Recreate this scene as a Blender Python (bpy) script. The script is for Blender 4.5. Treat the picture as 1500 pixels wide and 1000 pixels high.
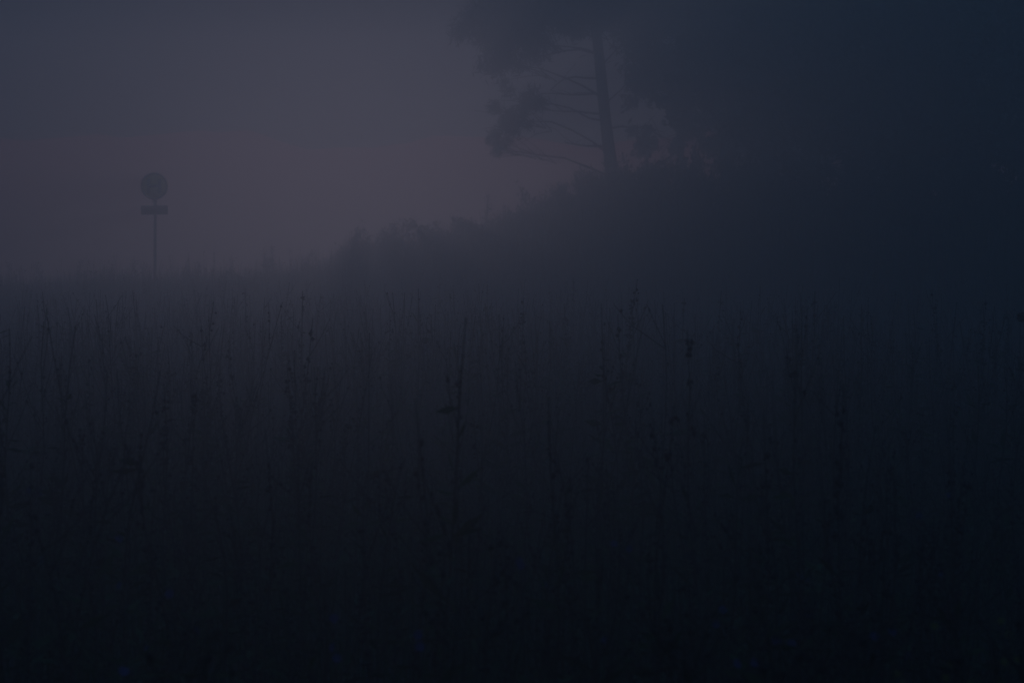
import bpy, math, random
import numpy as np
from mathutils import Vector

for o in list(bpy.data.objects):
    bpy.data.objects.remove(o, do_unlink=True)
SC = bpy.context.scene
COL = SC.collection

# ------------------------------------------------------------------ camera
CAM_H = 1.6
F_PX = 3542.0            # focal length in photo pixels (85 mm on a 36 mm frame, 1500 px wide)
HORIZON = 365.0          # photo row of the horizon
cam_d = bpy.data.cameras.new('camera')
cam_d.lens = 85.0
cam_d.sensor_width = 36.0
cam_d.clip_start = 0.05
cam_d.clip_end = 8000.0
cam_d.dof.use_dof = True
cam_d.dof.focus_distance = 19.0
cam_d.dof.aperture_fstop = 6.3
cam = bpy.data.objects.new('camera', cam_d)
COL.objects.link(cam)
cam.location = (0, 0, CAM_H)
cam.rotation_euler = (math.radians(90) - math.atan((500 - HORIZON) / F_PX), 0, 0)
SC.camera = cam

# ------------------------------------------------------------------ sky, sun, exposure
SUN_AZ = math.radians(3.4)      # to the left of the view axis, behind the fog
SUN_EL = math.radians(1.9)
world = bpy.data.worlds.new('World')
SC.world = world
world.use_nodes = True
wn = world.node_tree
wn.nodes.clear()
sky = wn.nodes.new('ShaderNodeTexSky')
sky.sky_type = 'NISHITA'
sky.sun_disc = False
sky.sun_elevation = SUN_EL
sky.sun_rotation = -SUN_AZ
sky.air_density = 4.2        # blue hour: thick clean air, much ozone
sky.dust_density = 0.0
sky.ozone_density = 10.0
bg = wn.nodes.new('ShaderNodeBackground')
bg.inputs['Strength'].default_value = 0.1
wo = wn.nodes.new('ShaderNodeOutputWorld')
wn.links.new(sky.outputs['Color'], bg.inputs['Color'])
wn.links.new(bg.outputs['Background'], wo.inputs['Surface'])

sun_d = bpy.data.lights.new('sun', 'SUN')
sun_d.energy = 0.0054
sun_d.angle = math.radians(1.0)
sun_d.color = (0.96, 0.82, 0.98)
sun = bpy.data.objects.new('sun', sun_d)
COL.objects.link(sun)
to_sun = Vector((-math.sin(SUN_AZ) * math.cos(SUN_EL), math.cos(SUN_AZ) * math.cos(SUN_EL), math.sin(SUN_EL)))
sun.rotation_euler = to_sun.to_track_quat('Z', 'Y').to_euler()
sun.location = (-20, 60, 30)

SC.view_settings.view_transform = 'Standard'
SC.view_settings.look = 'None'
SC.view_settings.gamma = 1.0
SC.view_settings.exposure = 2.5
SC.view_settings.use_curve_mapping = False
SC.cycles.max_bounces = 8
SC.cycles.diffuse_bounces = 2
SC.cycles.volume_bounces = 4
SC.cycles.use_denoising = True
SC.cycles.use_adaptive_sampling = False

FOG_DENSITY = 0.041
FOG_ANISO = 0.84
FOG_COLOR = (0.97, 0.97, 0.98)
BOX = (-42, 32, -10, 55, -1.5, 6.4)

# ------------------------------------------------------------------ helpers
rng = np.random.default_rng(7)
random.seed(7)

def at(px, py, Y):
    """photo pixel + distance -> world point"""
    return np.array([(px - 750.0) / F_PX * Y, Y, CAM_H + (HORIZON - py) / F_PX * Y])

def smooth(a, b, t):
    t = np.clip((np.asarray(t, float) - a) / (b - a), 0, 1)
    return t * t * (3 - 2 * t)

# crest of the bank, running from far on the open side to near on the wooded side: (photo column, distance, ground height)
CREST = [(-900, 41, .2), (0, 41, .44), (300, 41.5, .58), (420, 42.5, .70), (500, 43.5, .86), (650, 44, 1.22), (780, 43.5, 1.62), (890, 42, 2.05),
         (1060, 38.5, 2.0), (1250, 33.5, 1.9), (1450, 29.5, 1.85), (1620, 28, 1.85), (2600, 26, 1.85)]
def crest_d(px):
    """distance of the crest of the bank in the direction of a photo column"""
    return float(np.interp(px, [c[0] for c in CREST], [c[1] for c in CREST]))
CX = np.array([(p - 750) / F_PX * d for p, d, z in CREST])
CY = np.array([d for p, d, z in CREST], float)
CZ = np.array([z for p, d, z in CREST])

def crest_y(x):
    return np.interp(x, CX, CY)

def ground_z(x, y):
    x = np.asarray(x, float); y = np.asarray(y, float)
    h = np.interp(x, CX, CZ); yc = crest_y(x)
    w = np.interp(yc, [20, 35, 44], [3.0, 5.0, 11.0])
    rise = smooth(0, 1, (y - (yc - w)) / w)
    left = 1 - smooth(-1.5, 1.5, x)
    fall = 1 - smooth(0, 18, y - yc - 4) * left * 0.95
    z = h * rise * fall
    z += 0.04 * np.sin(x * 0.9 + y * 0.35) + 0.03 * np.sin(y * 0.8 - x * 0.4)
    return z

class MB:
    """collects vertices and faces as numpy blocks, builds ONE mesh"""
    def __init__(s):
        s.v, s.t, s.q, s.n = [], [], [], 0
    def add(s, v, tris=None, quads=None):
        v = np.asarray(v, np.float32).reshape(-1, 3)
        if tris is not None and len(tris): s.t.append(np.asarray(tris, np.int64).reshape(-1, 3) + s.n)
        if quads is not None and len(quads): s.q.append(np.asarray(quads, np.int64).reshape(-1, 4) + s.n)
        s.v.append(v); s.n += len(v)
    def arrays(s):
        v = np.concatenate(s.v) if s.v else np.zeros((0, 3), np.float32)
        t = np.concatenate(s.t) if s.t else np.zeros((0, 3), np.int64)
        q = np.concatenate(s.q) if s.q else np.zeros((0, 4), np.int64)
        return v, t, q
    def mesh(s, name, mat):
        v, t, q = s.arrays()
        return mesh_from(name, v, t, q, mat)

def mesh_from(name, v, t, q, mat, smooth_shade=False):
    me = bpy.data.meshes.new(name)
    nl = len(t) * 3 + len(q) * 4
    me.vertices.add(len(v)); me.vertices.foreach_set('co', np.asarray(v, np.float32).ravel())
    me.loops.add(nl)
    me.loops.foreach_set('vertex_index', np.concatenate([t.ravel(), q.ravel()]).astype(np.int32))
    me.polygons.add(len(t) + len(q))
    ls = np.concatenate([np.arange(len(t)) * 3, len(t) * 3 + np.arange(len(q)) * 4]).astype(np.int32)
    me.polygons.foreach_set('loop_start', ls)
    if smooth_shade:
        me.polygons.foreach_set('use_smooth', np.ones(len(ls), bool))
    me.update(calc_edges=True)
    me.validate()
    if mat: me.materials.append(mat)
    return me

def link(name, me, parent=None, loc=None):
    o = bpy.data.objects.new(name, me)
    COL.objects.link(o)
    if parent is not None: o.parent = parent
    if loc is not None: o.location = loc
    return o

def empty(name, loc, rz=0.0):
    o = bpy.data.objects.new(name, None)
    COL.objects.link(o)
    o.empty_display_size = 0.1
    o.location = loc; o.rotation_euler = (0, 0, rz)
    return o

def tag(o, label=None, cat=None, group=None, kind=None):
    if label: o['label'] = label
    if cat: o['category'] = cat
    if group: o['group'] = group
    if kind: o['kind'] = kind
    return o

def tube(mb, pts, radii, sides=5, cap=True):
    pts = np.asarray(pts, float); n = len(pts)
    radii = np.broadcast_to(np.asarray(radii, float), (n,))
    d = np.gradient(pts, axis=0)
    d /= np.linalg.norm(d, axis=1, keepdims=True) + 1e-9
    ref = np.array([0.0, 1, 0]) if abs(d[0][1]) < 0.9 else np.array([1.0, 0, 0])
    u = np.cross(d, ref); u /= np.linalg.norm(u, axis=1, keepdims=True) + 1e-9
    w = np.cross(d, u)
    a = np.arange(sides) / sides * 2 * np.pi
    ring = pts[:, None] + radii[:, None, None] * (np.cos(a)[None, :, None] * u[:, None] + np.sin(a)[None, :, None] * w[:, None])
    q = []
    for i in range(n - 1):
        for k in range(sides):
            k2 = (k + 1) % sides
            q.append((i * sides + k, i * sides + k2, (i + 1) * sides + k2, (i + 1) * sides + k))
    v = ring.reshape(-1, 3)
    t = []
    if cap:
        v = np.vstack([v, pts[-1:], pts[:1]])
        e = (n - 1) * sides
        for k in range(sides):
            t.append((e + k, e + (k + 1) % sides, n * sides))
            t.append(((k + 1) % sides, k, n * sides + 1))
    mb.add(v, t, q)

def unit(n, r=rng):
    v = r.normal(size=(n, 3))
    return v / np.linalg.norm(v, axis=1, keepdims=True)

def leaf_cards(mb, centers, length, width, dirs=None, r=rng):
    """one bent leaf-like kite (two triangles) for each centre"""
    n = len(centers)
    if n == 0: return
    d = unit(n, r) if dirs is None else dirs
    s = np.cross(d, unit(n, r)); s /= np.linalg.norm(s, axis=1, keepdims=True) + 1e-9
    nn = np.cross(d, s)
    L = (np.asarray(length) * np.ones(n))[:, None]; W = (np.asarray(width) * np.ones(n))[:, None]
    c = np.asarray(centers)
    v = np.stack([c - d * L * .5, c + s * W * .5 + nn * W * .2, c + d * L * .5, c - s * W * .5 + nn * W * .2], 1).reshape(-1, 3)
    b = np.arange(n)[:, None] * 4
    mb.add(v, np.concatenate([b + [0, 1, 2], b + [0, 2, 3]]))

OCT_V = np.array([(1, 0, 0), (-1, 0, 0), (0, 1, 0), (0, -1, 0), (0, 0, 1.25), (0, 0, -1.1)], float)
OCT_T = np.array([(0, 2, 4), (2, 1, 4), (1, 3, 4), (3, 0, 4), (2, 0, 5), (1, 2, 5), (3, 1, 5), (0, 3, 5)])
def buds(mb, centers, size, r=rng):
    n = len(centers)
    if n == 0: return
    c = np.asarray(centers, float)
    sz = (np.asarray(size) * np.ones(n))[:, None, None]
    v = c[:, None] + OCT_V[None] * sz * r.uniform(.7, 1.25, (n, 6, 1))
    t = np.arange(n)[:, None, None] * 6 + OCT_T[None]
    mb.add(v.reshape(-1, 3), t.reshape(-1, 3))

# ------------------------------------------------------------------ materials (procedural)
def mat(name, c1, c2, scale=8.0, rough=0.85, bump=0.0, spec=0.2, trans=0.0):
    m = bpy.data.materials.new(name); m.use_nodes = True
    nt = m.node_tree; b = nt.nodes['Principled BSDF']
    b.inputs['Roughness'].default_value = rough
    b.inputs['Specular IOR Level'].default_value = spec
    co = nt.nodes.new('ShaderNodeTexCoord')
    no = nt.nodes.new('ShaderNodeTexNoise'); no.inputs['Scale'].default_value = scale; no.inputs['Detail'].default_value = 4
    ra = nt.nodes.new('ShaderNodeValToRGB')
    ra.color_ramp.elements[0].position = .35; ra.color_ramp.elements[0].color = (*c1, 1)
    ra.color_ramp.elements[1].position = .65; ra.color_ramp.elements[1].color = (*c2, 1)
    nt.links.new(co.outputs['Object'], no.inputs['Vector'])
    nt.links.new(no.outputs['Fac'], ra.inputs['Fac'])
    nt.links.new(ra.outputs['Color'], b.inputs['Base Color'])
    if bump:
        bu = nt.nodes.new('ShaderNodeBump'); bu.inputs['Strength'].default_value = bump
        nt.links.new(no.outputs['Fac'], bu.inputs['Height']); nt.links.new(bu.outputs['Normal'], b.inputs['Normal'])
    return m

M = dict(
    cloud=mat('cloud', (.26, .25, .25), (.36, .35, .35), .004, 1.0, 0, 0),  # dull grey of the added bank that dims the upper sky
    soil=mat('soil', (.025, .02, .014), (.05, .042, .03), 3, .95, .4),
    grass=mat('grass', (.026, .048, .012), (.05, .08, .02), 1.3),
    stem=mat('dry_stem', (.035, .035, .022), (.06, .055, .035), 6),
    seed=mat('seed_cluster', (.022, .02, .016), (.045, .038, .028), 30),
    leaf=mat('weed_leaf', (.026, .05, .012), (.05, .085, .02), 5),
    blue=mat('chicory_petal', (.05, .06, .15), (.075, .09, .2), 20),
    yellow=mat('yellow_flower', (.2, .19, .03), (.27, .25, .05), 20),
    shrub=mat('shrub_leaf', (.03, .042, .02), (.055, .07, .03), 2),
    bark=mat('bark', (.04, .03, .024), (.075, .055, .042), 14, .95, .8),
    needle=mat('pine_needle', (.024, .036, .02), (.045, .06, .03), 1.5),
    broad=mat('broad_leaf', (.022, .036, .018), (.045, .065, .028), 1.5),
    pole=mat('galvanised_pole', (.1, .1, .1), (.15, .15, .15), 12, .6, 0, .4),
    sign_yellow=mat('sign_yellow', (.8, .64, .14), (.86, .7, .17), 5, .6),
    sign_green=mat('sign_green', (.01, .04, .02), (.015, .05, .025), 5, .6),
    plate=mat('name_plate_paint', (.15, .045, .03), (.19, .06, .04), 9, .6),
    frame=mat('plate_frame', (.03, .03, .032), (.045, .045, .047), 12, .6),
)

# ------------------------------------------------------------------ ground
def grid_axis(*segs):
    out = []
    for a, b, st in segs:
        out += list(np.arange(a, b, st))
    out.append(segs[-1][1])
    return np.array(out)
gx = grid_axis((BOX[0] + 1, -14, 1), (-14, 16, .5), (16, BOX[1] - 1, 2))
gy = grid_axis((-12, 2, 2), (2, BOX[3] - 2.5, .6))
GX, GY = np.meshgrid(gx, gy, indexing='xy')
gv = np.stack([GX, GY, ground_z(GX, GY)], -1).reshape(-1, 3)
nx, ny = len(gx), len(gy)
i0 = (np.arange(ny - 1)[:, None] * nx + np.arange(nx - 1)[None]).ravel()
gq = np.stack([i0, i0 + 1, i0 + nx + 1, i0 + nx], 1)
g = link('field_ground', mesh_from('field_ground', gv, np.zeros((0, 3), int), gq, M['soil'], True))
tag(g, kind='structure', label='dark soil of the foggy field rising to a bank', cat='ground')

# ------------------------------------------------------------------ fog
b = BOX
bv = [(b[i], b[2 + j], b[4 + k]) for i in (0, 1) for j in (0, 1) for k in (0, 1)]
bq = np.array([(0, 1, 3, 2), (4, 6, 7, 5), (0, 4, 5, 1), (2, 3, 7, 6), (0, 2, 6, 4), (1, 5, 7, 3)])
fm = bpy.data.materials.new('fog'); fm.use_nodes = True
fn = fm.node_tree; fn.nodes.clear()
fo = fn.nodes.new('ShaderNodeOutputMaterial'); fv = fn.nodes.new('ShaderNodeVolumePrincipled')
fv.inputs['Color'].default_value = (*FOG_COLOR, 1)
fv.inputs['Density'].default_value = FOG_DENSITY
fv.inputs['Anisotropy'].default_value = FOG_ANISO
fn.links.new(fv.outputs['Volume'], fo.inputs['Volume'])
haze = link('haze', mesh_from('haze', np.array(bv, float), np.zeros((0, 3), int), bq, fm))
tag(haze, kind='stuff', label='dense ground fog lying over the whole field', cat='fog')

# ------------------------------------------------------------------ far cloud bank added to darken the upper sky (outside the fog)
def added_cloud_bank():
    r = np.random.default_rng(42)
    na, ns = 260, 22
    az = np.radians(np.linspace(-95, 95, na)); D = 1600.0
    def wave(u, seed, octaves=5):
        q = np.random.default_rng(seed); o = np.zeros_like(u)
        for k in range(octaves):
            o += np.sin(u * (3 * 2 ** k) * q.uniform(.8, 1.2) + q.uniform(0, 6.28)) / 1.7 ** k
        return o
    lo = np.radians(np.maximum(2.9 + .42 * wave(az * 2.5, 1, 6), 2.5)); hi = np.radians(13.5 + 1.4 * wave(az, 2))
    th = np.arange(ns) / ns * 2 * np.pi
    V = []
    for i in range(na):
        mid, half = (lo[i] + hi[i]) / 2, (hi[i] - lo[i]) / 2
        bump = 1 + .05 * wave(th + az[i] * 7, 3, 4)
        e = mid + half * np.sin(th) * bump
        d = D + 190 * np.cos(th) * bump + 25 * wave(np.full(ns, az[i] * 3) + th, 5, 3)
        V.append(np.stack([np.sin(az[i]) * d, np.cos(az[i]) * d, CAM_H + np.tan(e) * D], 1))
    V = np.concatenate(V)
    q, t = [], []
    for i in range(na - 1):
        for k in range(ns):
            k2 = (k + 1) % ns
            q.append((i * ns + k, (i + 1) * ns + k, (i + 1) * ns + k2, i * ns + k2))
    for e0 in (0, (na - 1) * ns):
        for k in range(1, ns - 1):
            t.append((e0, e0 + k, e0 + k + 1))
    return mesh_from('added_cloud_bank', V, np.array(t), np.array(q), M['cloud'], True)
tag(link('added_cloud_bank', added_cloud_bank()), 'long dark cloud bank added to dim the sky above the foggy horizon', 'cloud')

# ------------------------------------------------------------------ trees
def crown_points(lobes, r):
    """points in uneven clumps inside each lobe (cx,cy,cz,rx,ry,rz,n)"""
    out = []
    for cx, cy, cz, rx, ry, rz, n in lobes:
        k = max(5, int(n / 45))
        cc = unit(k, r) * (r.uniform(0, 1, (k, 1)) ** .45)
        sz = r.uniform(.16, .34, (k, 1))
        pick = r.integers(0, k, n)
        p = cc[pick] + r.normal(size=(n, 3)) * sz[pick] * .62
        out.append(p * [rx, ry, rz] + [cx, cy, cz])
    return np.concatenate(out)

def limb(p0, p1, r, sag=0.06, n=6, wob=.05):
    t = np.linspace(0, 1, n)[:, None]
    p = np.array(p0) * (1 - t) + np.array(p1) * t
    L = np.linalg.norm(np.array(p1) - np.array(p0))
    p[:, 2] += (np.sin(t[:, 0] * np.pi) * sag * L)
    p[1:-1] += r.normal(size=(n - 2, 3)) * wob * L * .35
    return p

def tree(name, label, group, base, trunk_pts, trunk_r, lobes, bare, leafmat, card, seed, nlimb=1, wide=(.35, .65), twigs=4):
    r = np.random.default_rng(seed)
    e = empty(name, tuple(base)); tag(e, label, 'tree', group)
    base = np.asarray(base)
    tp = np.asarray(trunk_pts, float) - base
    mb = MB(); tube(mb, tp, trunk_r, 9)
    me = mb.mesh('trunk', M['bark']); link('trunk', me, e)
    # limbs that carry the crown
    zs = tp[:, 2]
    for lb in lobes:
        c = np.array(lb[:3]) - base
        for k in range(nlimb):
            z0 = np.clip(c[2] - r.uniform(.1, .7), zs[0] + .8, zs[-1] - .1)
            p0 = np.array([np.interp(z0, zs, tp[:, 0]), np.interp(z0, zs, tp[:, 1]), z0])
            p1 = c + r.normal(size=3) * np.array(lb[3:6]) * .3
            L = np.linalg.norm(p1 - p0)
            m2 = MB(); tube(m2, limb(p0, p1, r), np.linspace(.009 + .007 * L, .005, 6), 5)
            for q in range(twigs):
                a = p0 + (p1 - p0) * r.uniform(.45, .95)
                tube(m2, limb(a, c + r.normal(size=3) * np.array(lb[3:6]) * .6, r, n=4), np.linspace(.009, .004, 4), 4)
            link('limb', m2.mesh('limb', M['bark']), e)
    for pts, rad in bare:
        m2 = MB(); p = np.asarray(pts, float) - base
        tube(m2, p, np.linspace(rad, rad * .35, len(p)), 5)
        for q in range(4):
            i = r.integers(len(p) // 2, len(p))
            tube(m2, limb(p[i], p[i] + r.normal(size=3) * [.28, .2, .1], r, n=4), np.linspace(rad * .35, .004, 4), 3)
        link('bare_branch', m2.mesh('bare_branch', M['bark']), e)
    P = crown_points([(l[0] - base[0], l[1] - base[1], l[2] - base[2], *l[3:]) for l in lobes], r)
    ground = ground_z(P[:, 0] + base[0], P[:, 1] + base[1]) - base[2]
    P = P[(P[:, 2] > ground + .1) & (P[:, 2] + base[2] < BOX[5] - .12)]
    m3 = MB(); leaf_cards(m3, P, r.uniform(.7, 1.3, len(P)) * card, r.uniform(wide[0], wide[1], len(P)) * card, None, r)
    c = link('crown', m3.mesh('crown', leafmat), e); tag(c, kind='stuff')
    return e

def lobe_px(px, py, Y, rpx, rpy, n, ry=None, dy=0.0):
    c = at(px, py, Y)
    s = Y / F_PX
    return (c[0], c[1] + dy, c[2], rpx * s, (ry if ry else max(rpx, rpy) * s), rpy * s, n)

# the pine whose trunk and bare branches show against the fog
Y1 = 42.0
b1 = at(899, 262, Y1); b1[2] = float(ground_z(b1[0], Y1)) - .05
tr = [b1] + [at(px, py, Y1) for px, py in ((896, 250), (891, 212), (886, 170), (882, 130), (878, 90), (872, 40), (868, 0), (866, -10), (865, -20), (864, -28))]
lob = [lobe_px(705, 42, Y1, 46, 36, 900), lobe_px(745, 26, Y1, 62, 40, 1500), lobe_px(800, 16, Y1, 70, 32, 1500),
       lobe_px(738, 92, Y1, 38, 38, 520), lobe_px(770, 70, Y1, 50, 40, 600), lobe_px(850, 25, Y1, 55, 34, 900), lobe_px(768, 150, Y1, 30, 22, 260),
       lobe_px(745, 180, Y1, 30, 32, 420), lobe_px(728, 212, Y1, 18, 20, 200),
       lobe_px(935, 45, Y1, 66, 50, 1400), lobe_px(955, 105, Y1, 52, 42, 700), lobe_px(985, 24, Y1, 60, 36, 1200),
       lobe_px(870, -4, Y1, 80, 24, 1000), lobe_px(780, -6, Y1, 60, 22, 700), lobe_px(950, -6, Y1, 80, 24, 900)]
bare = [([at(x, y, Y1 + d) for x, y, d in c], .022) for c in (
    ((880, 116, 0), (862, 116, .1), (842, 114, .2), (826, 117, .3), (816, 124, .3), (806, 134, .3)),
    ((881, 138, 0), (862, 139, -.1), (838, 140, -.2), (815, 138, -.2), (792, 138, -.3)),
    ((886, 168, 0), (868, 167, .2), (845, 164, .3), (822, 164, .4), (800, 162, .4)),
    ((892, 215, 0), (875, 214, -.1), (858, 214, -.2), (842, 212, -.3), (828, 209, -.3)),
    ((879, 82, 0), (850, 74, -.2), (826, 76, -.2), (800, 82, -.3), (775, 84, -.3)),
    ((888, 190, 0), (910, 186, .2), (930, 189, .3), (948, 184, .4)),
)]
tree('pine_tree', 'pine with bare lower branches on its open side and a drooping tuft', 'trees on the bank', b1, tr,
     np.array([.128, .118, .106, .101, .097, .092, .086, .076, .062, .042, .02]), [(*l[:6], int(l[6] * 1.8)) for l in lob], bare, M['needle'], .17, 11, 1, (.1, .2), 12)

def wood_tree(px, behind, top, seed, label, wpx, low, n, trunk_r, leaf='broad', card=.2, extra=()):
    r = np.random.default_rng(seed); Y = crest_d(px) + behind
    base = at(px, 300, Y); base[2] = float(ground_z(base[0], Y)) - .05
    H = min(top, BOX[5] - .2)
    zt = np.linspace(base[2], H - .35, 8)
    tp = np.stack([base[0] + np.cumsum(r.normal(0, .07, 8)), base[1] + np.cumsum(r.normal(0, .05, 8)), zt], 1); tp[0] = base
    W = wpx / F_PX * Y
    lobes = []
    for k in range(20):
        f = (k + .5) / 20
        z = low + (H - .55 - low) * f
        ww = W * (1 - .45 * f)
        a = r.uniform(0, 2 * np.pi); rr = ww * r.uniform(.25, .8)
        s = r.uniform(.75, 1.2)
        lobes.append((base[0] + np.cos(a) * rr, base[1] + np.sin(a) * rr, min(z + r.uniform(-.2, .2), H - .6), ww * .5 * s, ww * .5 * s, .5 * s, int(n / 16)))
    tree('broadleaf_tree' if leaf == 'broad' else 'spruce_tree', label, 'trees on the bank', base, tp, np.linspace(trunk_r, .03, 8), lobes, [], M[leaf], card, seed)

wood_tree(1062, 1.0, 6.2, 21, 'thick-trunked tree beside the pine with a bare stem under a dark crown', 105, 4.3, 7000, .16, 'needle', .15)
wood_tree(1095, 5.0, 6.2, 33, 'faint tree in fog behind the thick-trunked tree', 120, 2.9, 6000, .08, 'broad', .14)
wood_tree(1175, 4.0, 6.2, 34, 'low-branched tree in fog between the leafy tree and the wood behind it', 110, 2.7, 6000, .08, 'broad', .14)
wood_tree(985, 4.5, 6.2, 32, 'faint small tree standing in fog behind the pine', 80, 3.6, 3000, .08, 'broad', .13)
wood_tree(1150, .8, 6.2, 22, 'leafy tree right behind the gap beside the thick-trunked tree', 105, 3.3, 8000, .11, 'broad', .14)
wood_tree(1245, 1.0, 6.2, 23, 'broad dark tree in the middle of the wood edge', 125, 3.0, 9000, .13, 'broad', .14)
wood_tree(1340, .8, 6.2, 24, 'dense dark tree leafed down to the shrubs in the wood edge', 130, 2.8, 9000, .12, 'broad', .13)
wood_tree(1440, 1.0, 6.2, 25, 'darkest tree of the wood edge at the end of the bank shrubs', 140, 2.7, 9000, .13, 'broad', .13)
wood_tree(1560, .8, 6.2, 26, 'outermost broad tree of the wood edge', 160, 2.7, 9000, .13, 'broad', .13)
wood_tree(1700, 1.0, 6.2, 27, 'tree beyond the outermost broad tree of the wood edge', 160, 2.7, 6000, .13, 'broad', .13)
wood_tree(1190, 7.0, 6.2, 28, 'tree standing behind the leafy tree inside the wood', 130, 3.4, 6000, .13, 'broad', .16)
wood_tree(1300, 6.0, 6.2, 29, 'tree standing behind the broad dark tree inside the wood', 150, 3.0, 8000, .13, 'broad', .16)
wood_tree(1420, 7.0, 6.2, 30, 'tree standing deep behind the darkest tree of the wood edge', 170, 2.9, 8000, .13, 'broad', .16)
wood_tree(1560, 7.0, 6.2, 31, 'tree standing deep behind the outermost tree', 180, 2.9, 8000, .13, 'broad', .16)

# ------------------------------------------------------------------ shrubs on the bank
def shrub(px, py_top, Y, w, seed, label, n=1500, spiky=.25):
    r = np.random.default_rng(seed)
    top = at(px, py_top, Y)
    zb = float(ground_z(top[0], Y)) - .03
    H = max(.45, top[2] - zb)
    e = empty('shrub', (top[0], Y, zb)); tag(e, label, 'shrub', 'shrubs on the bank')
    ms, mf = MB(), MB()
    k = 22
    allp = []
    for i in range(k):
        a = r.uniform(0, 2 * np.pi); rr = w * .5 * math.sqrt(r.uniform(0, 1))
        hh = H * (1 - .4 * (rr / (w * .5)) ** 2) * (r.uniform(.62, .96) if i % 5 else r.uniform(.95, 1.16))
        p1 = np.array([np.cos(a) * rr, np.sin(a) * rr * .7, hh])
        p = limb((r.normal() * .06, r.normal() * .06, 0), p1, r, .05, 6, .06)
        tube(ms, p, np.linspace(.014, .003, 6), 4)
        for q in range(5):
            t0 = p[r.integers(2, 6)]
            d = np.array([r.normal() * .6, r.normal() * .5, r.uniform(.2, 1)]); d /= np.linalg.norm(d)
            p2 = limb(t0, t0 + d * spiky * r.uniform(.5, 1.1), r, 0, 4, .05)
            tube(ms, p2, np.linspace(.006, .0025, 4), 3)
            m_ = int(n / k / 5)
            tt = r.uniform(0, 1, m_)[:, None]
            allp.append(p2[0] * (1 - tt) + p2[-1] * tt + r.normal(size=(m_, 3)) * .045)
    P = np.concatenate(allp); P = P[P[:, 2] > .04]
    dirs = unit(len(P), r); dirs[:, 2] = np.abs(dirs[:, 2]) + .35; dirs /= np.linalg.norm(dirs, axis=1, keepdims=True)
    leaf_cards(mf, P, r.uniform(.06, .12, len(P)), r.uniform(.02, .045, len(P)), dirs, r)
    link('stem', ms.mesh('stem', M['stem']), e)
    tag(link('foliage', mf.mesh('foliage', M['shrub']), e), kind='stuff')

SHR = [(535, 353, 42, .8, 'shrub at the low end of the bank with a steep open side'),
       (572, 342, 42, .8, 'low loose shrub on the bank beside the round dense shrub'),
       (645, 323, 42, 1.05, 'round dense shrub on the crest of the bank'),
       (690, 331, 42, .8, 'flat shrub beside the round dense shrub on the bank'),
       (742, 318, 42, .75, 'small shrub under the tall thin stalk on the bank'),
       (775, 292, 35.9, .7, 'shrub with pointed tips where the bank steepens'),
       (818, 280, 34.2, .8, 'bushy shrub on the steep bank before the pine'),
       (868, 252, 32, .75, 'shrub growing against the foot of the pine'),
       (915, 240, 30.5, .9, 'wide shrub just past the foot of the pine'),
       (965, 232, 30.2, .9, 'leafy shrub between the pine and the thick-trunked tree'),
       (1020, 245, 29, .9, 'shrub below the gap between pine and thick-trunked tree'),
       (1095, 250, 27.8, 1.0, 'shrub in front of the thick-trunked tree'),
       (1170, 256, 26.5, 1.05, 'shrub at the edge of the wood below the leafy tree'),
       (1260, 250, 25, 1.1, 'broad shrub below the middle of the wood edge'),
       (1350, 248, 24.3, 1.1, 'broad shrub below the dense dark tree'),
       (1440, 245, 22.6, 1.1, 'broad shrub below the darkest tree of the wood edge'),
       (1540, 240, 21, 1.1, 'broad shrub below the outermost tree')]
for i, (px, py, Y, w, lab) in enumerate(SHR):
    shrub(px, py, crest_d(px) - .35 * (i % 3), w * 1.12, 100 + i, lab, 2600, .26 if i < 9 else .34)

# ------------------------------------------------------------------ bus stop sign
def disc(mb, cx, cz, y0, y1, r0, r1, n=40):
    """flat ring or disc in the xz plane, extruded y0..y1 (front is y0)"""
    a = np.arange(n) / n * 2 * np.pi
    o = np.stack([cx + np.cos(a) * r1, np.zeros(n), cz + np.sin(a) * r1], 1)
    q, t = [], []
    if r0 > 0:
        i_ = np.stack([cx + np.cos(a) * r0, np.zeros(n), cz + np.sin(a) * r0], 1)
        v = np.concatenate([o + [0, y0, 0], i_ + [0, y0, 0], o + [0, y1, 0], i_ + [0, y1, 0]])
        for k in range(n):
            j = (k + 1) % n
            q += [(k, j, n + j, n + k), (2 * n + j, 2 * n + k, 3 * n + k, 3 * n + j), (k, 2 * n + k, 2 * n + j, j), (n + k, n + j, 3 * n + j, 3 * n + k)]
    else:
        v = np.concatenate([o + [0, y0, 0], o + [0, y1, 0], [[cx, y0, cz], [cx, y1, cz]]])
        for k in range(n):
            j = (k + 1) % n
            t += [(k, j, 2 * n), (n + j, n + k, 2 * n + 1)]; q += [(k, n + k, n + j, j)]
    mb.add(v, t, q)

def box(mb, x0, x1, y0, y1, z0, z1):
    v = [(x, y, z) for x in (x0, x1) for y in (y0, y1) for z in (z0, z1)]
    mb.add(v, None, [(0, 1, 3, 2), (4, 6, 7, 5), (0, 4, 5, 1), (2, 3, 7, 6), (0, 2, 6, 4), (1, 5, 7, 3)])

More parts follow.
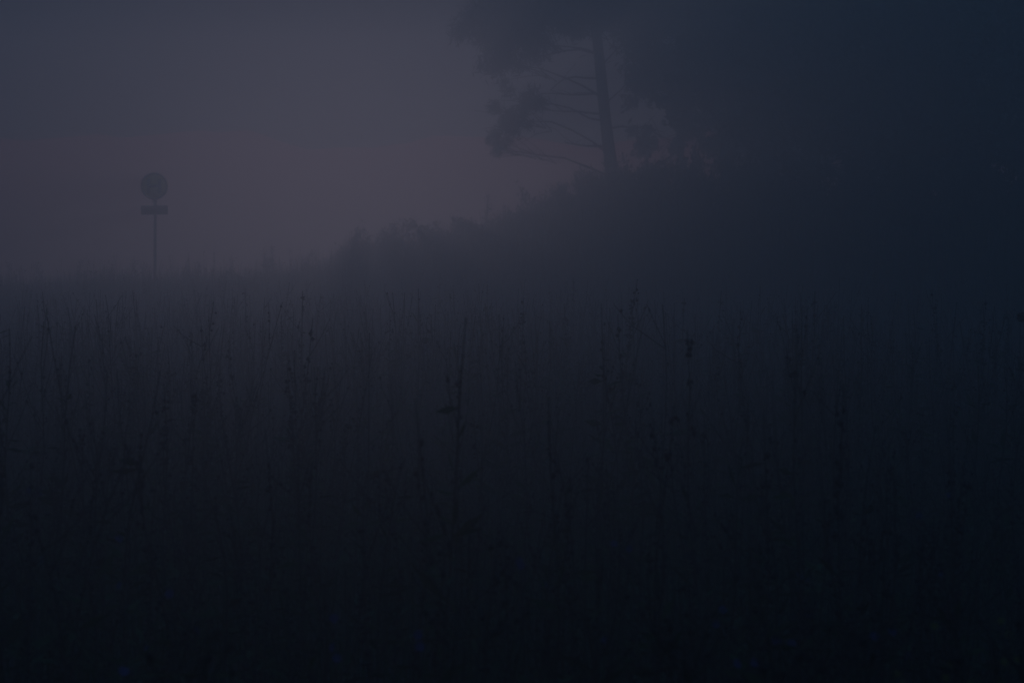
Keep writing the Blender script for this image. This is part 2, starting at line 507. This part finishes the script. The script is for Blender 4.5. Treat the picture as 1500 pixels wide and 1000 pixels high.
YS = 40.4
sx = (227.5 - 750) / F_PX * YS
sz0 = float(ground_z(sx, YS))
U = YS / F_PX
zc = CAM_H + (HORIZON - 273) * U - sz0
zp = CAM_H + (HORIZON - 308) * U - sz0
sg = empty('bus_stop_sign', (sx, YS, sz0))
tag(sg, 'round yellow bus stop sign with an H and a small plate on a thin pole', 'sign')
R = 20.0 * U                                   # radius of the disc, about 0.22 m
m = MB(); tube(m, [(0, 0, -.1), (0, 0, zc * .5), (0.006, 0, zc - R * .94)], .026, 12); link('pole', m.mesh('pole', M['pole']), sg)
m = MB(); box(m, -.035, .035, -.036, .036, zc - R - .045, zc - R + .01); tube(m, [(0, 0, zc - R), (0, 0, zc + R * .6)], .016, 8); link('bracket', m.mesh('bracket', M['frame']), sg)
m = MB(); disc(m, 0, zc, -.062, -.038, 0, R); dd = link('sign_disc', m.mesh('sign_disc', M['sign_yellow']), sg)
m = MB(); disc(m, 0, zc, -.068, -.061, R * .86, R * .995); link('ring', m.mesh('ring', M['sign_green']), dd)
a_, b_, h_ = R * .30, R * .50, R * .52
m = MB(); box(m, -b_, -a_, -.068, -.0615, zc - h_, zc + h_); box(m, a_, b_, -.068, -.0615, zc - h_, zc + h_); box(m, -a_ + .001, a_ - .001, -.068, -.0615, zc - R * .1, zc + R * .1)
link('letter_h', m.mesh('letter_h', M['sign_green']), dd)
hw, hh_ = 19.5 * U, 6.5 * U
m = MB(); box(m, -hw, hw, -.056, -.03, zp - hh_, zp + hh_); pl = link('name_plate', m.mesh('name_plate', M['frame']), sg)
m = MB(); box(m, -hw + .015, hw - .015, -.061, -.0555, zp - hh_ + .015, zp + hh_ - .015); link('panel', m.mesh('panel', M['plate']), pl)

# ------------------------------------------------------------------ weed stalks
def weed_parts(seed, H, kind, detail=2):
    """returns dict part -> MB ; kind: knobby, branched, leafy, thin, chicory, yellow, thistle"""
    r = np.random.default_rng(seed)
    st, sd, lf = MB(), MB(), MB()
    nseg = 8 if detail == 2 else 5 if detail == 1 else 3
    t = np.linspace(0, 1, nseg + 1)
    lean = r.normal(0, .09 if kind != 'thin' else .16); ph = r.uniform(0, 6)
    a = r.uniform(0, 2 * np.pi)
    off = lean * t ** 1.6 * H + .018 * H * np.sin(t * 6 + ph)
    P = np.stack([np.cos(a) * off, np.sin(a) * off + .012 * np.sin(t * 9 + ph), t * H], 1)
    r0 = {'leafy': .0055, 'thistle': .006, 'knobby': .0048}.get(kind, .0036)
    if detail < 2: r0 *= 1.5
    tube(st, P, np.linspace(r0, .0016 if detail == 2 else .0026, nseg + 1), 4 if detail == 2 else 3, detail == 2)
    def on(tt):
        return np.stack([np.interp(tt, t, P[:, k]) for k in range(3)], 1)
    ends = []
    nb = {'knobby': 4, 'branched': 8, 'leafy': 4, 'thin': 2, 'chicory': 6, 'yellow': 5, 'thistle': 3}[kind]
    if detail == 0: nb = min(nb, 2)
    twigs = []
    for i in range(nb):
        t0 = r.uniform(.4, .92) if kind != 'branched' else r.uniform(.3, .9)
        p0 = on(np.array([t0]))[0]
        L = H * r.uniform(.08, .22) * (1.35 if kind == 'branched' else 1)
        d = np.array([r.normal() * .4, r.normal() * .4, r.uniform(.6, 1.2)]); d /= np.linalg.norm(d)
        p1 = p0 + d * L
        p1[2] = min(p1[2], H * 1.0)
        tube(st, limb(p0, p1, r, -.06, 4 if detail == 2 else 2 if detail == 0 else 3, .05) if detail else np.stack([p0, p1]), np.linspace(.0022, .0012, 4 if detail == 2 else 2 if detail == 0 else 3), 3, False)
        twigs.append((p0, p1)); ends.append(p1)
    nbud = {'knobby': 44, 'branched': 34, 'leafy': 22, 'thin': 16, 'chicory': 18, 'yellow': 12, 'thistle': 6}[kind]
    if detail == 1: nbud = int(nbud * .7)
    if detail == 0: nbud = int(nbud * .4)
    tt = 1 - (r.uniform(0, 1, nbud) ** .75) * .6
    c = on(tt) + r.normal(size=(nbud, 3)) * [.008, .008, .004]
    if twigs and kind != 'knobby':
        mk = r.uniform(size=nbud) < .6
        k = r.integers(0, len(twigs), nbud); s = r.uniform(.2, 1, nbud)[:, None]
        A = np.array([w[0] for w in twigs])[k]; B = np.array([w[1] for w in twigs])[k]
        c = np.where(mk[:, None], A * (1 - s) + B * s, c)
    bs = {'knobby': .0082, 'thin': .0055, 'branched': .006}.get(kind, .006) * (1 if detail == 2 else 1.35 if detail == 1 else 1.9)
    if detail == 2: buds(sd, c, r.uniform(.55, 1.25, nbud) * bs, r)
    else: leaf_cards(sd, c, r.uniform(1.6, 3.2, nbud) * bs, r.uniform(1.1, 2.0, nbud) * bs, None, r)
    nl = {'knobby': 14, 'branched': 12, 'leafy': 30, 'thin': 8, 'chicory': 14, 'yellow': 18, 'thistle': 12}[kind]
    if detail == 1: nl = int(nl * .55)
    if detail == 0: nl = int(nl * .25)
    tl = r.uniform(.05, .62 if kind != 'leafy' else .85, nl)
    d = np.stack([r.normal(size=nl), r.normal(size=nl), r.uniform(-.2, .9, nl)], 1); d /= np.linalg.norm(d, axis=1, keepdims=True)
    L = (.05 + .11 * (1 - tl)) * r.uniform(.6, 1.2, nl) * (1 if detail == 2 else 1.3)
    leaf_cards(lf, on(tl) + d * L[:, None] * .5, L, L * r.uniform(.14, .3, nl), d, r)
    return dict(stem=st, seed=sd, leaf=lf, ends=ends, top=P[-1], on=on)

KINDS = ['knobby', 'branched', 'leafy', 'thin']
# --- the mass of the field: one piece of stuff
def weed_library(detail, per=7):
    lib = []
    for ki, kd in enumerate(KINDS):
        for j in range(per):
            w = weed_parts(1000 + ki * 50 + j + detail * 500, 1.0, kd, detail)
            lib.append([w['stem'].arrays(), w['seed'].arrays(), w['leaf'].arrays()])
    return lib

def scatter(lib, xs, ys, hs, r, out):
    """merge many scaled / turned copies of library plants into out = [MB stem, MB seed, MB leaf]"""
    zs = ground_z(xs, ys)
    which = r.integers(0, len(lib), len(xs))
    for li in range(len(lib)):
        m_ = np.where(which == li)[0]
        if len(m_) == 0: continue
        a = r.uniform(0, 2 * np.pi, len(m_)); ca, sa = np.cos(a)[:, None], np.sin(a)[:, None]
        h = hs[m_][:, None]; wd = r.uniform(.85, 1.2, len(m_))[:, None]
        for p in range(3):
            v, t, q = lib[li][p]
            if len(v) == 0: continue
            X = (v[None, :, 0] * ca - v[None, :, 1] * sa) * wd + xs[m_][:, None]
            Yy = (v[None, :, 0] * sa + v[None, :, 1] * ca) * wd + ys[m_][:, None]
            Z = v[None, :, 2] * h + zs[m_][:, None]
            n = len(v); k = np.arange(len(m_))[:, None, None] * n
            out[p].add(np.stack([X, Yy, Z], -1).reshape(-1, 3),
                       (t[None] + k).reshape(-1, 3) if len(t) else None, (q[None] + k).reshape(-1, 4) if len(q) else None)

def wedge(y0, y1, dens, r, pad=1.2):
    A = (y1 - y0) * (2 * pad + .2117 * 2 * (y0 + y1) / 2)
    n = int(A * dens)
    ys = []
    y = y0 + (y1 - y0) * r.uniform(size=n * 3)
    keep = r.uniform(size=n * 3) < (pad + .2117 * y) / (pad + .2117 * y1)
    y = y[keep][:n]
    x = r.uniform(-1, 1, len(y)) * (pad + .2117 * y)
    return x, y

def patchy(x, y):
    return 1 + .17 * np.sin(x * 1.7 + .6 * y) * np.sin(.9 * y - .5 * x) + .1 * np.sin(x * 4.1 + 2 + y)

r = np.random.default_rng(3)
def heights(x, y, r, lo=.5, hi=.92):
    return (r.uniform(lo, hi, len(x)) + (r.uniform(size=len(x)) < .3) * r.uniform(.06, .45, len(x))) * patchy(x, y)

mass = [MB(), MB(), MB()]
for det, y0, y1, dens in ((2, 3.2, 9, 20), (2, 9, 13, 24), (1, 13, 28, 40), (0, 28, 46, 34)):
    lib = weed_library(det)
    x, y = wedge(y0, y1, dens, r)
    kp = y < crest_y(x) + 1.5; x, y = x[kp], y[kp]
    h = heights(x, y, r)
    h = h * np.interp(crest_y(x) - y, [-1.5, 6], [.62, 1])
    h = np.where(y < 6, np.minimum(h, .95), h)
    h = np.minimum(h, 1.6 - .0115 * y - np.abs(r.normal(0, .2, len(y))) - ground_z(x, y) * (y < 30))
    scatter(lib, x, y, h, r, mass)
for nm, mb_, mt, lab in (('weed_stems', mass[0], 'stem', 'mass of thin dry weed stems filling the field'),
                         ('weed_seed_clusters', mass[1], 'seed', 'small dark seed clusters on the mass of field weeds'),
                         ('weed_leaves', mass[2], 'leaf', 'narrow leaves in the mass of field weeds')):
    tag(link(nm, mb_.mesh(nm, M[mt])), lab, 'weeds', kind='stuff')

# --- grass under the weeds and over the bank
def grass(name, label, x, y, h, w, r):
    n = len(x); z = ground_z(x, y) - .01
    a = r.uniform(0, 2 * np.pi, n); b_ = r.normal(0, .3, n)[:, None] * h[:, None]
    s = np.stack([np.cos(a), np.sin(a), 0 * a], 1) * w[:, None]
    d = np.stack([-np.sin(a), np.cos(a), 0 * a], 1) * b_
    p = np.stack([x, y, z], 1)
    up = np.array([0, 0, 1.0])
    v = np.stack([p - s, p + s, p + s * .7 + d * .3 + up * h[:, None] * .6, p - s * .7 + d * .3 + up * h[:, None] * .6, p + d + up * h[:, None]], 1).reshape(-1, 3)
    k = np.arange(n)[:, None] * 5
    mb_ = MB(); mb_.add(v, k + [3, 2, 4], k + [0, 1, 2, 3])
    tag(link(name, mb_.mesh(name, M['grass'])), label, 'grass', kind='stuff')
x, y = wedge(3, 30, 150, r)
grass('field_grass', 'low grass between the weeds of the field', x, y, r.uniform(.2, .6, len(x)), r.uniform(.003, .007, len(x)), r)
n = 60000
x = r.uniform(-16, 9, n); y = np.minimum(crest_y(x) + r.uniform(-12, 5, n), BOX[3] - 2.6)
hb = r.uniform(.25, .7, n) * (1 + .3 * np.sin(x * 2.3) * np.sin(y * 1.1 + x))
grass('bank_grass', 'rough tall grass covering the bank', x, y, hb, r.uniform(.006, .016, n), r)
# --- single stalks one can pick out
def weed_meshes(seed, H, kind):
    w = weed_parts(seed, H, kind, 2)
    return (w['stem'].mesh('stem', M['stem']), w['seed'].mesh('seed_clusters', M['seed']), w['leaf'].mesh('foliage', M['leaf']), w)
GROUP = {'knobby': ('dry upright weed stalk thickly studded with dark seed clusters among the field weeds', 'knobby weed stalks in the field'),
         'branched': ('branched weed stalk with many thin upright twigs among the field weeds', 'branched weed stalks in the field'),
         'leafy': ('stout weed stalk leafy nearly to its tip among the field weeds', 'leafy weed stalks in the field'),
         'thin': ('very thin leaning weed stalk with few buds among the field weeds', 'thin weed stalks in the field')}
def weed_thing(name, meshes, loc, rz, label, group, flowers=None, scale=1.0):
    e = empty(name, loc, rz); e.scale = (1, 1, scale); tag(e, label, 'weed', group)
    link('stem', meshes[0], e)
    tag(link('seed_clusters', meshes[1], e), kind='stuff')
    tag(link('foliage', meshes[2], e), kind='stuff')
    return e

# stalks read from the photograph: (px, py of the tip, distance, kind, label)
HERO = [(767, 430, 14.0, 'knobby', 'tall dark weed stalk thick with seed clusters, the stoutest in mid field'),
        (934, 403, 13.5, 'knobby', 'tallest weed stalk in mid field with a long thin tip above heavy clusters'),
        (571, 447, 15.0, 'knobby', 'tall knobby weed stalk standing clear of its lower neighbours'),
        (826, 440, 15.5, 'leafy', 'tall leafy weed stalk next to the stoutest knobby stalk'),
        (861, 408, 21.0, 'thin', 'thin straight weed stalk rising far behind the stout stalks'),
        (893, 447, 15.0, 'thin', 'thin bent weed stalk beside the tallest stalk'),
        (975, 452, 14.0, 'branched', 'forked weed stalk just past the tallest stalk'),
        (735, 488, 11.0, 'leafy', 'leaning weed stalk before the stoutest knobby stalk'),
        (1064, 412, 20.0, 'thin', 'thin tall weed stalk below the thick-trunked tree'),
        (1148, 432, 17.0, 'branched', 'branched tall weed stalk below the leafy tree'),
        (1272, 430, 15.0, 'thin', 'thin curved weed stalk below the broad shrub'),
        (1365, 418, 14.0, 'knobby', 'dark knobby weed stalk below the dense dark tree'),
        (1402, 436, 14.0, 'thin', 'thin dark weed stalk next to a knobby one under the dark tree'),
        (1444, 434, 13.0, 'knobby', 'knobby weed stalk near the round thistle head'),
        (1250, 392, 26.0, 'thin', 'far thin weed stalk rising in front of the broad shrub'),
        (352, 458, 17.0, 'thin', 'thin weed stalk rising out of the weeds before the low bank'),
        (325, 470, 15.0, 'branched', 'leaning branched weed stalk before the low bank'),
        (176, 440, 19.0, 'thin', 'bent thin weed stalk below the bus stop sign'),
        (84, 466, 16.0, 'branched', 'crooked weed stalk in the open end of the field'),
        (28, 452, 18.0, 'thin', 'lone thin weed stalk at the open end of the field'),
        (412, 455, 17.0, 'knobby', 'knobby weed stalk before the low end of the bank'),
        (645, 398, 26.0, 'leafy', 'far leafy weed stalk below the round dense shrub'),
        (690, 480, 13.0, 'leafy', 'leafy weed stalk between the clear knobby stalk and the stout one'),
        (530, 490, 12.5, 'branched', 'low branched weed stalk beside the clear knobby stalk'),
        (420, 525, 9.5, 'knobby', 'knobby weed stalk with a round dark head near the path side'),
        (1018, 455, 15.5, 'branched', 'feathery branched weed stalk past the forked one'),
        (1205, 470, 13.0, 'leafy', 'leafy weed stalk below the shrub at the wood edge'),
        (245, 500, 12.0, 'branched', 'branched weed stalk in the dark below the sign pole'),
        (295, 520, 11.0, 'leafy', 'leafy weed stalk in the dark before the low bank')]
for i, (px, py, Y, kd, lab) in enumerate(HERO):
    tip = at(px, py, Y)
    z0 = float(ground_z(tip[0], Y))
    H = tip[2] - z0
    w = weed_parts(5000 + i, H, kd, 2)
    if kd in ('knobby', 'leafy'):
        n_ = 80 if i in (0, 1) else 40
        tt = rng.uniform(.35, .93, n_) ** (1.25 if i == 0 else 1)
        buds(w['seed'], w['on'](tt) + rng.normal(size=(n_, 3)) * [.011, .011, .006], rng.uniform(.005, .0095, n_))
        nl_ = 60 if i in (0, 1) else 24
        tt = rng.uniform(.2, .8, nl_)
        d = unit(nl_, rng); d[:, 2] = np.abs(d[:, 2]) * .7; L = rng.uniform(.04, .1, nl_)
        leaf_cards(w['leaf'], w['on'](tt) + d * L[:, None] * .45, L, L * .3, d)
    ms = (w['stem'].mesh('stem', M['stem']), w['seed'].mesh('seed_clusters', M['seed']), w['leaf'].mesh('foliage', M['leaf']), w)
    tp = w['top']
    weed_thing('weed_stalk', ms, (tip[0] - tp[0], Y - tp[1], z0 - .02), 0, lab.replace(' near the path side', ' low in the field'), GROUP[kd][1])

SING = {kd: [weed_meshes(7000 + 40 * ki + j, 1.0, kd) for j in range(5)] for ki, kd in enumerate(KINDS)}
r = np.random.default_rng(5)
xs, ys = wedge(5.5, 21, 2.2, r, .5)
sel = r.permutation(len(xs))[:230]
for i in sel:
    kd = KINDS[int(r.choice(4, p=[.36, .26, .2, .18]))]
    ms = SING[kd][int(r.integers(5))]
    h = 1.6 - .0135 * ys[i] - float(r.uniform(.06, .55)) - (.1 if xs[i] < -.06 * ys[i] else 0)
    weed_thing('weed_stalk', ms, (xs[i], ys[i], float(ground_z(xs[i], ys[i])) - .02), float(r.uniform(0, 6.28)), GROUP[kd][0], GROUP[kd][1], None, h)

# tall stalks that stand out on the bank against the fog
BANK = [(716, 283, 38, 'branched', 'tall thin stalk with a forked top on the crest of the bank'),
        (197, 376, 41.5, 'branched', 'crooked stalk with a forked top beside the sign pole'),
        (386, 360, 41.5, 'leafy', 'bushy stalk on the low part of the bank'),
        (398, 358, 41.5, 'branched', 'branched stalk next to the bushy one on the low bank'),
        (340, 372, 41.5, 'leafy', 'short stalk between the sign and the low bank'),
        (290, 382, 42, 'leafy', 'low leafy stalk just past the sign pole'),
        (120, 378, 42, 'thin', 'lone thin stalk in the grass on the far side of the sign'),
        (55, 385, 41.5, 'leafy', 'small bushy stalk at the open end of the field edge'),
        (455, 366, 40.8, 'branched', 'stalk just below the steep shrub on the bank'),
        (808, 268, 34.5, 'branched', 'stalk rising from the bushy shrub before the pine')]
for i, (px, py, Y, kd, lab) in enumerate(BANK):
    Y = crest_d(px) - .4
    tip = at(px, py, Y); z0 = float(ground_z(tip[0], Y)); H = max(.5, tip[2] - z0)
    w = weed_parts(9000 + i, H, kd, 2)
    tq = np.linspace(0, 1, 7)
    tube(w['stem'], w['on'](tq), np.linspace(.011, .004, 7), 4)          # stout old stems
    n_ = 46; tt = rng.uniform(.45, 1, n_)
    buds(w['seed'], w['on'](tt) + rng.normal(size=(n_, 3)) * [.035, .03, .02], rng.uniform(.008, .015, n_))
    nl_ = 50; tt = rng.uniform(.1, .8, nl_); d = unit(nl_, rng); L = rng.uniform(.06, .14, nl_)
    leaf_cards(w['leaf'], w['on'](tt) + d * L[:, None] * .5, L, L * .3, d)
    ms = (w['stem'].mesh('stem', M['stem']), w['seed'].mesh('seed_clusters', M['seed']), w['leaf'].mesh('foliage', M['leaf']), w)
    tp = w['top']
    weed_thing('bank_stalk', ms, (tip[0] - tp[0], Y - tp[1], z0 - .02), 0, lab, 'stalks on the bank')

# ------------------------------------------------------------------ thistle at the edge, chicory, yellow flowers
YT = 11.0
tip = at(1497, 458, YT); z0 = float(ground_z(tip[0], YT))
w = weed_parts(9500, tip[2] - z0, 'thistle', 2)
tp = w['top']
e = weed_thing('thistle', (w['stem'].mesh('stem', M['stem']), w['seed'].mesh('seed_clusters', M['seed']), w['leaf'].mesh('foliage', M['leaf'])),
               (tip[0] - tp[0], YT - tp[1], z0 - .02), 0, 'thistle with one big round dark head standing above the weeds', 'thistles')
m = MB()
n = 90; u = unit(n, rng); buds(m, tp + u * [.017, .017, .016], .007); leaf_cards(m, tp + u * .02, .014, .004, u)
link('flower_head', m.mesh('flower_head', M['seed']), e)

def petals(mb, c, rad, nrm, n=12):
    """ray flower: n strap petals round c"""
    nrm = nrm / np.linalg.norm(nrm)
    u = np.cross(nrm, [0.3, .2, .93]); u /= np.linalg.norm(u); w_ = np.cross(nrm, u)
    for k in range(n):
        a = 2 * np.pi * k / n
        d = np.cos(a) * u + np.sin(a) * w_; s = np.cross(nrm, d)
        v = [c + d * rad * .12 - s * rad * .06, c + d * rad * .12 + s * rad * .06, c + d * rad + s * rad * .16 + nrm * rad * .12, c + d * rad - s * rad * .16 + nrm * rad * .12]
        mb.add(np.array(v), None, [(0, 1, 2, 3)])

BLUE = [(1082, 964, 5.6), (1284, 925, 6.2), (1310, 918, 6.4), (1140, 930, 6.0), (172, 782, 7.6), (178, 975, 5.2), (246, 862, 6.4),
        (612, 922, 5.8), (1172, 838, 7.2), (1060, 886, 6.6), (1392, 720, 8.8), (40, 712, 8.6), (488, 898, 6.2), (760, 815, 7.4), (900, 790, 7.8)]
for i, (px, py, Y) in enumerate(BLUE):
    c = at(px, py, Y); z0 = float(ground_z(c[0], Y)); H = max(.45, c[2] - z0)
    w = weed_parts(9600 + i, H, 'chicory', 2); tp = w['top']
    e = weed_thing('chicory_plant', (w['stem'].mesh('stem', M['stem']), w['seed'].mesh('seed_clusters', M['seed']), w['leaf'].mesh('foliage', M['leaf'])),
                   (c[0] - tp[0], Y - tp[1], z0 - .02), 0, 'chicory plant with small open blue flowers deep in the dark weeds', 'chicory plants in flower')
    for k, p in enumerate([tp] + w['ends'][:2]):
        m = MB(); petals(m, np.array(p) + [0, 0, .004], .0125, np.array([rng.normal() * .4, -1, .5 + rng.normal() * .3]), 14)
        link('flower', m.mesh('flower', M['blue']), e)
YEL = [(1372, 908, 6.2), (1396, 962, 5.7), (1496, 956, 5.8), (1318, 978, 5.5), (1425, 992, 5.4), (1325, 992, 5.3), (1470, 900, 6.3)]
for i, (px, py, Y) in enumerate(YEL):
    c = at(px, py, Y); z0 = float(ground_z(c[0], Y)); H = max(.4, c[2] - z0)
    w = weed_parts(9700 + i, H, 'yellow', 2); tp = w['top']
    e = weed_thing('yellow_flower_plant', (w['stem'].mesh('stem', M['stem']), w['seed'].mesh('seed_clusters', M['seed']), w['leaf'].mesh('foliage', M['leaf'])),
                   (c[0] - tp[0], Y - tp[1], z0 - .02), 0, 'small plant with dull yellow flower heads among the dark weeds', 'yellow flowered plants')
    for k, p in enumerate([tp] + w['ends'][:3]):
        m = MB(); petals(m, np.array(p), .011, np.array([rng.normal() * .4, -1, .7]), 9); buds(m, [np.array(p)], .004)
        link('flower', m.mesh('flower', M['yellow']), e)

# ------------------------------------------------------------------ nothing left unplaced
print('triangles', sum(len(o.data.loops) - 2 * len(o.data.polygons) for o in bpy.data.objects if o.type == 'MESH'))
